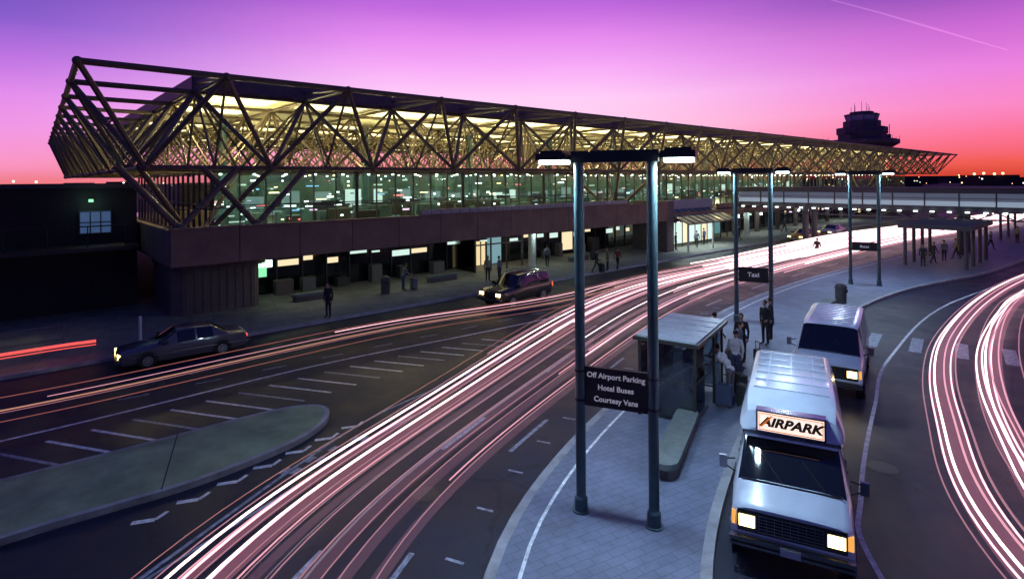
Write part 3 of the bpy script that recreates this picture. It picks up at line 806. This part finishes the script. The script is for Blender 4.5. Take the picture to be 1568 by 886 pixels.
g.build('seat',[mat('shelter_seat',(.12,.09,.07),.6)],e)

def bench(name,loc,ang,L,Wd,H,m):
    e=empty(name,(loc[0],loc[1],.13),ang); g=MB()
    pts=[]
    for k in range(8):
        a=-math.pi/2+math.pi*k/7; pts.append((L/2-Wd/2+Wd/2*math.cos(a),Wd/2*math.sin(a)))
    for k in range(8):
        a=math.pi/2+math.pi*k/7; pts.append((-L/2+Wd/2+Wd/2*math.cos(a),Wd/2*math.sin(a)))
    g.prism(pts,H-.14,H,0); g.prism([(x*.93,y*.8) for x,y in pts],0,H-.14,1); g.build('seat_slab',[m,CONC2],e,smooth=40)
BM=mat('bench_concrete',(.12,.14,.15),.75,noise=.25,nscale=4,bump=.3)
bench('concrete_bench',(4.15,14.3),math.atan2(.89,.45),3.5,.6,.42,BM)
bench('concrete_bench',(16.2,29.2),math.atan2(.7,.7),2.2,.6,.45,BM)
bench('concrete_bench',W(13,32.4),TA,2.4,.6,.45,BM); bench('concrete_bench',W(22,32.2),TA,2.6,.6,.45,BM); bench('concrete_bench',W(36,32.2),TA,2.6,.6,.45,BM)
def bin_(loc):
    e=empty('litter_bin',(loc[0],loc[1],.13),.4); g=MB()
    g.tube((0,0,0),(0,0,.85),.27,.29,n=16); g.tube((0,0,.85),(0,0,.9),.31,n=16); g.ell((0,0,.9),(.3,.3,.2),0,16,6)
    g.box(-.13,.13,-.315,-.27,.62,.78,1); g.build('bin_body',[mat('bin_paint',(.05,.05,.055),.5,noise=.2),DARK],e,smooth=40)
bin_((18.0,30.9)); bin_((7.6,19.4)); bin_(W(17,31))
e=empty('taxi_canopy',(35,45.4,.13),TA); g=MB()
g.box(-4.2,4.2,-2.3,2.3,2.9,3.25,0)
for x in (-3.8,-1.3,1.3,3.8):
    for y in (-1.9,1.9): g.tube((x,y,0),(x,y,2.9),.13,n=10)
g.box(-3.5,3.5,-.3,.3,2.86,2.897,1)
g.build('canopy_roof_and_posts',[mat('canopy_dark',(.05,.04,.06),.6),EYd],e)
e=empty('taxi_canopy',(58,63,.13),TA); g=MB(); g.box(-6,6,-2.3,2.3,2.9,3.2,0)
for x in (-5,0,5):
    for y in (-1.9,1.9): g.tube((x,y,0),(x,y,2.9),.13,n=10)
g.build('canopy_roof_and_posts',[MATS['canopy_dark']],e)

e=empty('railing',(0,0,.13),TA); g=MB()
for k in range(8): g.tube((-16+k*2.5,29.6,0),(-16+k*2.5,29.6,1.1),.03,n=6)
for zz in (.5,1.08): g.tube((-16,29.6,zz),(1.5,29.6,zz),.02,n=6)
g.build('rails',[mat('rail_metal',(.12,.12,.14),.5)],e)
e=empty('bollard',(W(4.0,28.6)[0],W(4.0,28.6)[1],.13)); g=MB(); g.tube((0,0,0),(0,0,1.15),.06,n=12); g.ell((0,0,1.15),(.06,.06,.05),0,12,6); g.build('bollard_post',[mat('bollard_paint',(.6,.6,.62),.5)],e,smooth=40)

# ------------------------------------------------------------------ vehicles
TYRE=mat('tyre',(.012,.012,.013),.8); HUB=mat('hub',(.35,.35,.37),.3,.8); CHR=mat('chrome',(.42,.42,.45),.2,1.0)
CGL=mat('car_glass',(.008,.01,.013),.05,spec=.9); HEAD=em('headlight',(1,.68,.22),9); TAIL=em('taillight',(1,.08,.03),2.5); AMB=em('amber',(1,.45,.08),1.0)
def loft(g,st,kinds,mi_b=0,mi_g=1):
    base=[]
    for (x,z0,zs,z1,wb,ws,wt) in st:
        h=[(wb*.93,z0),(wb,z0+.12),(max(wb,ws)*1.0,z0+(zs-z0)*.6),(ws*.985,zs),(wt,z1-.05),(wt-.1,z1-.006),(wt*.4,z1+.012)]
        base+=[(x,y,z) for y,z in h]+[(x,-y,z) for y,z in h[::-1]]
    n=14; o=len(g.v); g.v+=base
    for k in range(len(st)-1):
        for i in range(n):
            j=(i+1)%n; mi=mi_b
            if kinds[k]=='g' and i in (3,9): mi=mi_g
            if kinds[k]=='w' and i in (4,5,6,7,8): mi=mi_g
            g.f.append([o+k*n+i,o+k*n+j,o+(k+1)*n+j,o+(k+1)*n+i]); g.m.append(mi)
    g.f.append([o+i for i in range(n)]); g.m.append(mi_b)
    g.f.append([o+(len(st)-1)*n+i for i in range(n-1,-1,-1)]); g.m.append(mi_b)
def wheels(e,xs,w,r,wid=.2):
    g=MB()
    for x in xs:
        for sg in (-1,1):
            y0=sg*(w-wid); y1=sg*w
            g.tube((x,y0,r),(x,y1,r),r,n=24,mi=0); g.tube((x,y1,r),(x,y1+sg*.012,r),r*.62,n=18,mi=1); g.tube((x,y1+sg*.012,r),(x,y1+sg*.035,r),r*.2,n=10,mi=1)
            for k in range(6):
                a=k*math.pi/3; g.tube((x+math.cos(a)*r*.4,y1+sg*.01,r+math.sin(a)*r*.4),(x+math.cos(a)*r*.4,y1+sg*.016,r+math.sin(a)*r*.4),r*.09,n=6,mi=0)
    g.build('wheels',[TYRE,HUB],e,smooth=40)
def arches(e,xs,w,r):
    g=MB()
    for x in xs:
        for sg in (-1,1):
            vs=[(x,sg*w,r)];n=16
            for k in range(n+1):
                a=-.25+ (math.pi+.5)*k/n; vs.append((x+math.cos(a)*(r+.08),sg*w,r+math.sin(a)*(r+.08)))
            g.add(vs,[(0,k+1,k+2) for k in range(n)],0)
    g.build('wheel_arches',[BLK],e)
def sedan(loc,ang,paint):
    e=empty('car',(loc[0],loc[1],0),ang); g=MB()
    st=[(2.45,.36,.60,.68,.78,.78,.70),(2.33,.24,.66,.77,.86,.86,.77),(1.05,.22,.80,.93,.89,.89,.76),(.35,.22,.88,1.36,.89,.89,.62),(-.33,.22,.89,1.40,.89,.89,.62),(-.41,.22,.89,1.40,.89,.89,.62),(-1.05,.22,.90,1.36,.89,.89,.61),(-1.65,.22,.90,.98,.89,.89,.74),(-2.3,.26,.87,.95,.87,.87,.74),(-2.45,.38,.72,.86,.80,.80,.70)]
    loft(g,st,['b','b','w','g','b','g','w','b','b']); g.build('body',[paint,CGL],e,smooth=32)
    g=MB()
    g.box(2.40,2.56,-.82,.82,.40,.54,0); g.box(-2.56,-2.40,-.82,.82,.42,.56,0)
    for sg in (-1,1):
        g.box(2.38,2.475,sg*.60-.15,sg*.60+.15,.58,.69,1); g.box(-2.475,-2.40,sg*.58-.2,sg*.58+.2,.64,.78,2)
        g.box(.75,.92,sg*.95-.08,sg*.95+.08,.92,1.03,3); g.box(-2.2,2.2,sg*.893-.008,sg*.893+.008,.5,.55,0)
        g.box(-.0,.16,sg*.9-.01,sg*.9+.01,.78,.81,0)
    g.box(2.40,2.472,-.4,.4,.56,.66,3)
    g.build('trim_and_lamps',[CHR,HEAD,TAIL,BLK],e)
    arches(e,(1.45,-1.4),.896,.31); wheels(e,(1.45,-1.4),.91,.31); return e
def suv(loc,ang,paint):
    e=empty('car',(loc[0],loc[1],0),ang); g=MB()
    st=[(2.22,.50,.82,.93,.80,.80,.74),(2.12,.38,.9,1.02,.88,.88,.8),(1.0,.36,1.0,1.12,.9,.9,.78),(.5,.36,1.05,1.68,.9,.9,.68),(-.15,.36,1.06,1.73,.9,.9,.69),(-.23,.36,1.06,1.73,.9,.9,.69),(-.95,.36,1.06,1.73,.9,.9,.69),(-1.03,.36,1.06,1.73,.9,.9,.69),(-1.9,.36,1.06,1.70,.9,.9,.68),(-2.0,.36,1.06,1.69,.9,.9,.68),(-2.18,.42,1.04,1.1,.88,.88,.76),(-2.24,.5,.9,1.0,.84,.84,.7)]
    loft(g,st,['b','b','w','g','b','g','b','g','b','w','b']); g.build('body',[paint,CGL],e,smooth=32)
    g=MB(); g.box(2.15,2.36,-.85,.85,.48,.66,0); g.box(-2.36,-2.15,-.85,.85,.5,.66,0)
    for sg in (-1,1):
        g.box(2.15,2.25,sg*.62-.15,sg*.62+.15,.74,.9,1); g.box(-2.27,-2.2,sg*.78-.08,sg*.78+.08,.75,1.0,2); g.box(.8,.95,sg*.98-.09,sg*.98+.09,1.08,1.25,3)
        g.tube((.3,sg*.55,1.79),(-1.8,sg*.55,1.79),.02,n=6,mi=0)
        for x in (.3,-.75,-1.8): g.tube((x,sg*.55,1.72),(x,sg*.55,1.79),.02,n=6,mi=0)
    g.box(2.18,2.245,-.42,.42,.72,.9,3)
    for k in range(7): g.box(2.246,2.255,-.36+k*.12-.02,-.36+k*.12+.02,.73,.89,0)
    g.build('trim_and_lamps',[CHR,HEAD,TAIL,BLK],e)
    arches(e,(1.35,-1.3),.906,.37); wheels(e,(1.35,-1.3),.93,.37,.24); return e
WVAN=mat('van_paint',(.52,.59,.74),.25,noise=.08,nscale=2,coat=.5)
def van(loc,ang,hightop=True):
    e=empty('shuttle_van',(loc[0],loc[1],0),ang); g=MB()
    def q(x,z1,zs=1.25): return (x,.42,zs,z1,1.0,1.0,.84)
    st=[(2.6,.55,.98,1.10,.90,.90,.84),(2.52,.45,1.02,1.17,.98,.97,.90),(1.95,.42,1.16,1.32,1.0,1.0,.90),(1.25,.42,1.25,2.02,1.0,1.0,.80),q(.5,2.08),q(.38,2.08),q(-.5,2.08),q(-.62,2.08),q(-1.5,2.08),q(-1.62,2.08),q(-2.3,2.06),(-2.52,.45,1.25,2.02,.98,.98,.82),(-2.58,.5,1.2,1.9,.94,.94,.78)]
    loft(g,st,['b','b','w','g','b','g','b','g','b','g','b','b'])
    if hightop:
        st=[(1.56,1.96,2.04,2.14,.84,.82,.74),(1.42,1.95,2.20,2.44,.90,.88,.76),(1.15,1.93,2.25,2.56,.93,.91,.78),(.7,1.93,2.25,2.60,.94,.92,.80),(-2.3,1.93,2.25,2.60,.94,.92,.80),(-2.6,1.95,2.15,2.45,.90,.88,.74)]
        loft(g,st,['b']*5)
        for k in range(6): g.box(.55-k*.52,.60-k*.52,-.70,.70,2.605,2.634,0)
        for y in (-.45,0,.45): g.box(-2.2,.6,y-.012,y+.012,2.606,2.622,0)
    else:
        for k in range(11): g.box(.9-k*.3,.94-k*.3,-.66,.66,2.085,2.11,0)
    g.build('body',[WVAN,CGL],e,smooth=35)
    g=MB()
    g.box(2.50,2.615,-.86,.86,.68,1.06,3)
    for k in range(6): g.box(2.616,2.63,-.52,.52,.725+k*.055,.74+k*.055,0)
    for k in range(9): g.box(2.612,2.624,-.50+k*.125-.005,-.50+k*.125+.005,.71,1.03,0)
    for sg in (-1,1):
        g.box(2.56,2.632,sg*.70-.16,sg*.70+.16,.75,1.01,0); g.box(2.633,2.645,sg*.70-.13,sg*.70+.13,.78,.98,1)
        g.box(2.48,2.60,sg*.91-.045,sg*.91+.045,.76,1.0,4)
        g.tube((1.75,sg*.97,1.3),(1.72,sg*1.16,1.38),.015,n=6,mi=3); g.tube((1.75,sg*.97,1.55),(1.72,sg*1.16,1.5),.015,n=6,mi=3)
        g.box(1.68,1.74,sg*1.19-.07,sg*1.19+.07,1.32,1.56,0); g.box(1.675,1.68,sg*1.19-.06,sg*1.19+.06,1.33,1.55,3)
        g.box(-2.62,-2.56,sg*.85-.08,sg*.85+.08,.9,1.2,2)
        g.tube((1.93,sg*.35+.2,1.345),(1.62,sg*.35-.15,1.66),.012,n=5,mi=3)
        g.box(-.4,.6,sg*1.003-.006,sg*1.003+.006,.9,.93,0); g.box(.3,.45,sg*1.01-.012,sg*1.01+.012,1.1,1.13,3)
        g.box(1.26,1.275,sg*1.0-.008,sg*1.0+.008,.55,1.25,3); g.box(.2,.215,sg*1.0-.008,sg*1.0+.008,.55,1.25,3)
    g.box(2.60,2.76,-.98,.98,.48,.64,0); g.box(2.761,2.77,-.95,.95,.53,.57,3); g.box(2.771,2.78,-.16,.16,.49,.62,5)
    g.box(-2.75,-2.58,-.98,.98,.46,.64,0)
    g.box(2.55,2.6,-.86,.86,.40,.47,3)
    g.box(1.99,2.02,-.84,.84,1.318,1.338,3); g.box(1.9,1.93,-.3,.3,1.34,1.36,3)
    g.build('trim_and_lamps',[CHR,HEAD,TAIL,BLK,AMB,WHITEP],e)
    arches(e,(1.85,-1.45),1.006,.37); wheels(e,(1.85,-1.45),1.02,.37,.24)
    if hightop:
        g=MB(); g.box(1.40,1.62,-.60,.60,2.10,2.52,0); g.box(1.621,1.63,-.565,.565,2.135,2.485,1)
        g.build('roof_sign',[CHR,mat('roof_sign_face',(.8,.7,.62),.4,emis=(1,.80,.66),estr=1.1)],e)
        text('roof_sign_lettering','AIRPARK',.235,(1.634,0,2.31),e,mat('roof_sign_letter',(.05,.015,.005),.5),rot=(math.pi/2,0,math.pi/2),shear=.3,off=.011,sx=1.12)
        text('roof_sign_swash','/',.30,(1.636,-.475,2.31),e,mat('roof_sign_orange',(.8,.15,.02),.5,emis=(1,.25,.03),estr=.4),rot=(math.pi/2,0,math.pi/2),shear=.6,off=.008)
        g=MB()
        for a0 in (2.15,2.46): g.box(1.631,1.636,-.54,.54,a0,a0+.014)
        for y0 in (-.55,.536): g.box(1.631,1.636,y0,y0+.014,2.15,2.474)
        g.build('roof_sign_border',[MATS['roof_sign_orange']],e)
    for sg in (-1,1):
        light('headlamp_beam','SPOT',(2.75,sg*.7,.88),16,(1,.75,.4),e,.05,rot=(math.radians(78),0,-math.pi/2),spot=1.2)
    return e
va=Vector((.45,.893)).normalized()
fc=Vector((4.80,9.80)); c=fc+va*2.6
van((c.x,c.y),math.atan2(-va.y,-va.x),True)
vb=Vector((.56,.83)).normalized(); fc=Vector((9.95,17.9)); c=fc+vb*2.6
van((c.x,c.y),math.atan2(-vb.y,-vb.x),False)
sd=sedan((-13.3,22.7),TA+math.pi-.04,mat('sedan_paint',(.10,.085,.10),.25,coat=.6)); sd.scale=(.9,.9,.9)
cars=[sd,suv((.22,32.3),TA+math.pi+.12,mat('suv_paint',(.028,.02,.016),.22,coat=.7))]
for e_ in cars:
    for sg in (-1,1): light('headlamp_beam','SPOT',(2.6,sg*.6,.65),16,(1,.7,.3),e_,.05,rot=(math.radians(80),0,-math.pi/2),spot=1.2)
x,y=W(66,25.5); sedan((x,y),TA+math.pi,mat('taxi_paint',(.55,.32,.03),.3,coat=.5))
x,y=W(74,25.4); sedan((x,y),TA+math.pi,mat('sedan_paint_pale',(.4,.4,.42),.3,coat=.5))

# ------------------------------------------------------------------ light trails
cols=[('a',(1,.54,.62),1.9),('b',(1,.42,.52),.85),('c',(1,.72,.72),2.8),('d',(1,.38,.48),.36),('e',(1,.45,.27),.6),('f',(.75,.45,.7),.2),('g',(1,.28,.2),.3),('h',(1,.10,.08),1.2)]
TM=[em('trail_'+n,c,s) for n,c,s in cols]
g=MB(); rt=random.Random(21)
def trail(P,z,r,mi,k0=0,k1=None):
    P=P[k0:k1]; g.path([(p.x,p.y,z) for p in P],r,5,mi)
near=[(-.10,.66,.012,3,0,None),(-.04,.68,.026,2,0,None),(.0,.62,.014,1,0,None),(.05,.7,.024,0,0,None),(.085,.64,.010,3,0,None),(.16,.66,.030,2,0,None),(.19,.72,.016,0,0,None),(.225,.6,.010,3,0,None),
 (.30,.66,.016,1,0,None),(.335,.7,.010,3,0,None),(.43,.64,.010,5,0,None),(.47,.7,.014,3,0,34),(.60,.66,.016,3,0,30),(.635,.7,.022,5,0,31),(.70,.64,.012,3,0,None),(.76,.66,.018,1,24,None),(.80,.7,.012,3,0,None),(.93,.66,.016,1,14,None),(.98,.7,.012,3,0,None),
 (-.2,.7,.010,6,0,None)]
for wv,z_,r,c,k0,k1 in near: trail(lane(wv),z_,r,c,k0,k1)
for k in range(26):
    wv=rt.uniform(-.25,1.05); trail(lane(wv),rt.uniform(.55,.95),rt.uniform(.012,.026),rt.choice([0,0,1,3,2]),rt.randint(26,50),rt.choice([None,None,120]))
for k in range(36):
    wv=rt.uniform(-.5,1.15); trail(lane(wv),rt.uniform(.6,1.2),rt.uniform(.03,.05),rt.choice([0,2,1,0,2]),rt.choice([58,64,70,78,88]),None)
T0=smp([(-24,9),(-14.3,15.7),(-10,19.8),(-4.75,24.7),(2.54,29.4),(9,36),(19.5,45.5),(35,60)],160,20)
for o,c,r in [(.0,4,.020),(.22,3,.012),(-1.3,6,.014),(1.0,6,.012)]:
    trail(offs(T0,-o),.68,r,c)
trail(offs(T0,.9),.72,.016,0,45,None); trail(offs(T0,.6),.66,.012,1,26,None)
g2=cr([(-26,14.0),(-18.4,21.0),(-16.6,22.4)],8); trail(g2,.75,.06,7); trail(offs(g2,.25),.55,.02,7)
RA=smp([(7.6,3),(7.75,7.5),(8.92,11.1),(10.94,14.33),(13.56,18.16),(17.4,22.7),(24.4,29.4),(32.9,36.2),(46,45),(70,62)],170,8)
RB=smp([(8.9,5),(9.9,9.5),(11.04,12.2),(12.0,13.75),(13.9,16.46),(17.55,20.9),(22.9,26.5),(28.2,31),(44,42),(70,58)],170,8)
for o,c,r,z_ in [(0,2,.030,.7),(.12,0,.022,.64),(-.25,1,.024,.75),(-.42,0,.022,.66),(-.55,3,.024,.7),(.3,3,.016,.6),(-1.25,0,.028,.7),(-1.1,2,.024,.64),(-1.45,1,.02,.75)]: trail(offs(RA,o),z_,r,c)
for o,c,r,z_ in [(0,2,.030,.72),(-.15,0,.024,.66),(-.35,1,.024,.75),(-1.3,2,.028,.7),(-1.5,0,.024,.66),(-.9,3,.02,.8),(.25,3,.016,.62)]: trail(offs(RB,o),z_,r,c)
g.build('light_trails',TM)
g=MB()
for i,(wv,wd,m_,k1) in enumerate([(.0,.30,0,None),(.17,.34,0,None),(.33,.2,1,None),(.62,.34,1,31),(.78,.25,1,None),(.95,.25,1,None)]):
    g.ribbon([(p.x,p.y) for p in lane(wv)[:k1]],wd,.5,m_)
g.ribbon([(p.x,p.y) for p in offs(RA,-.2)],.6,.5,0); g.ribbon([(p.x,p.y) for p in offs(RA,-1.25)],.4,.5,0); g.ribbon([(p.x,p.y) for p in offs(RB,-.2)],.5,.5,0)
g.build('light_trail_blur',[addmat('trail_blur_a',(1,.34,.50),.17),addmat('trail_blur_b',(.9,.38,.62),.07)])
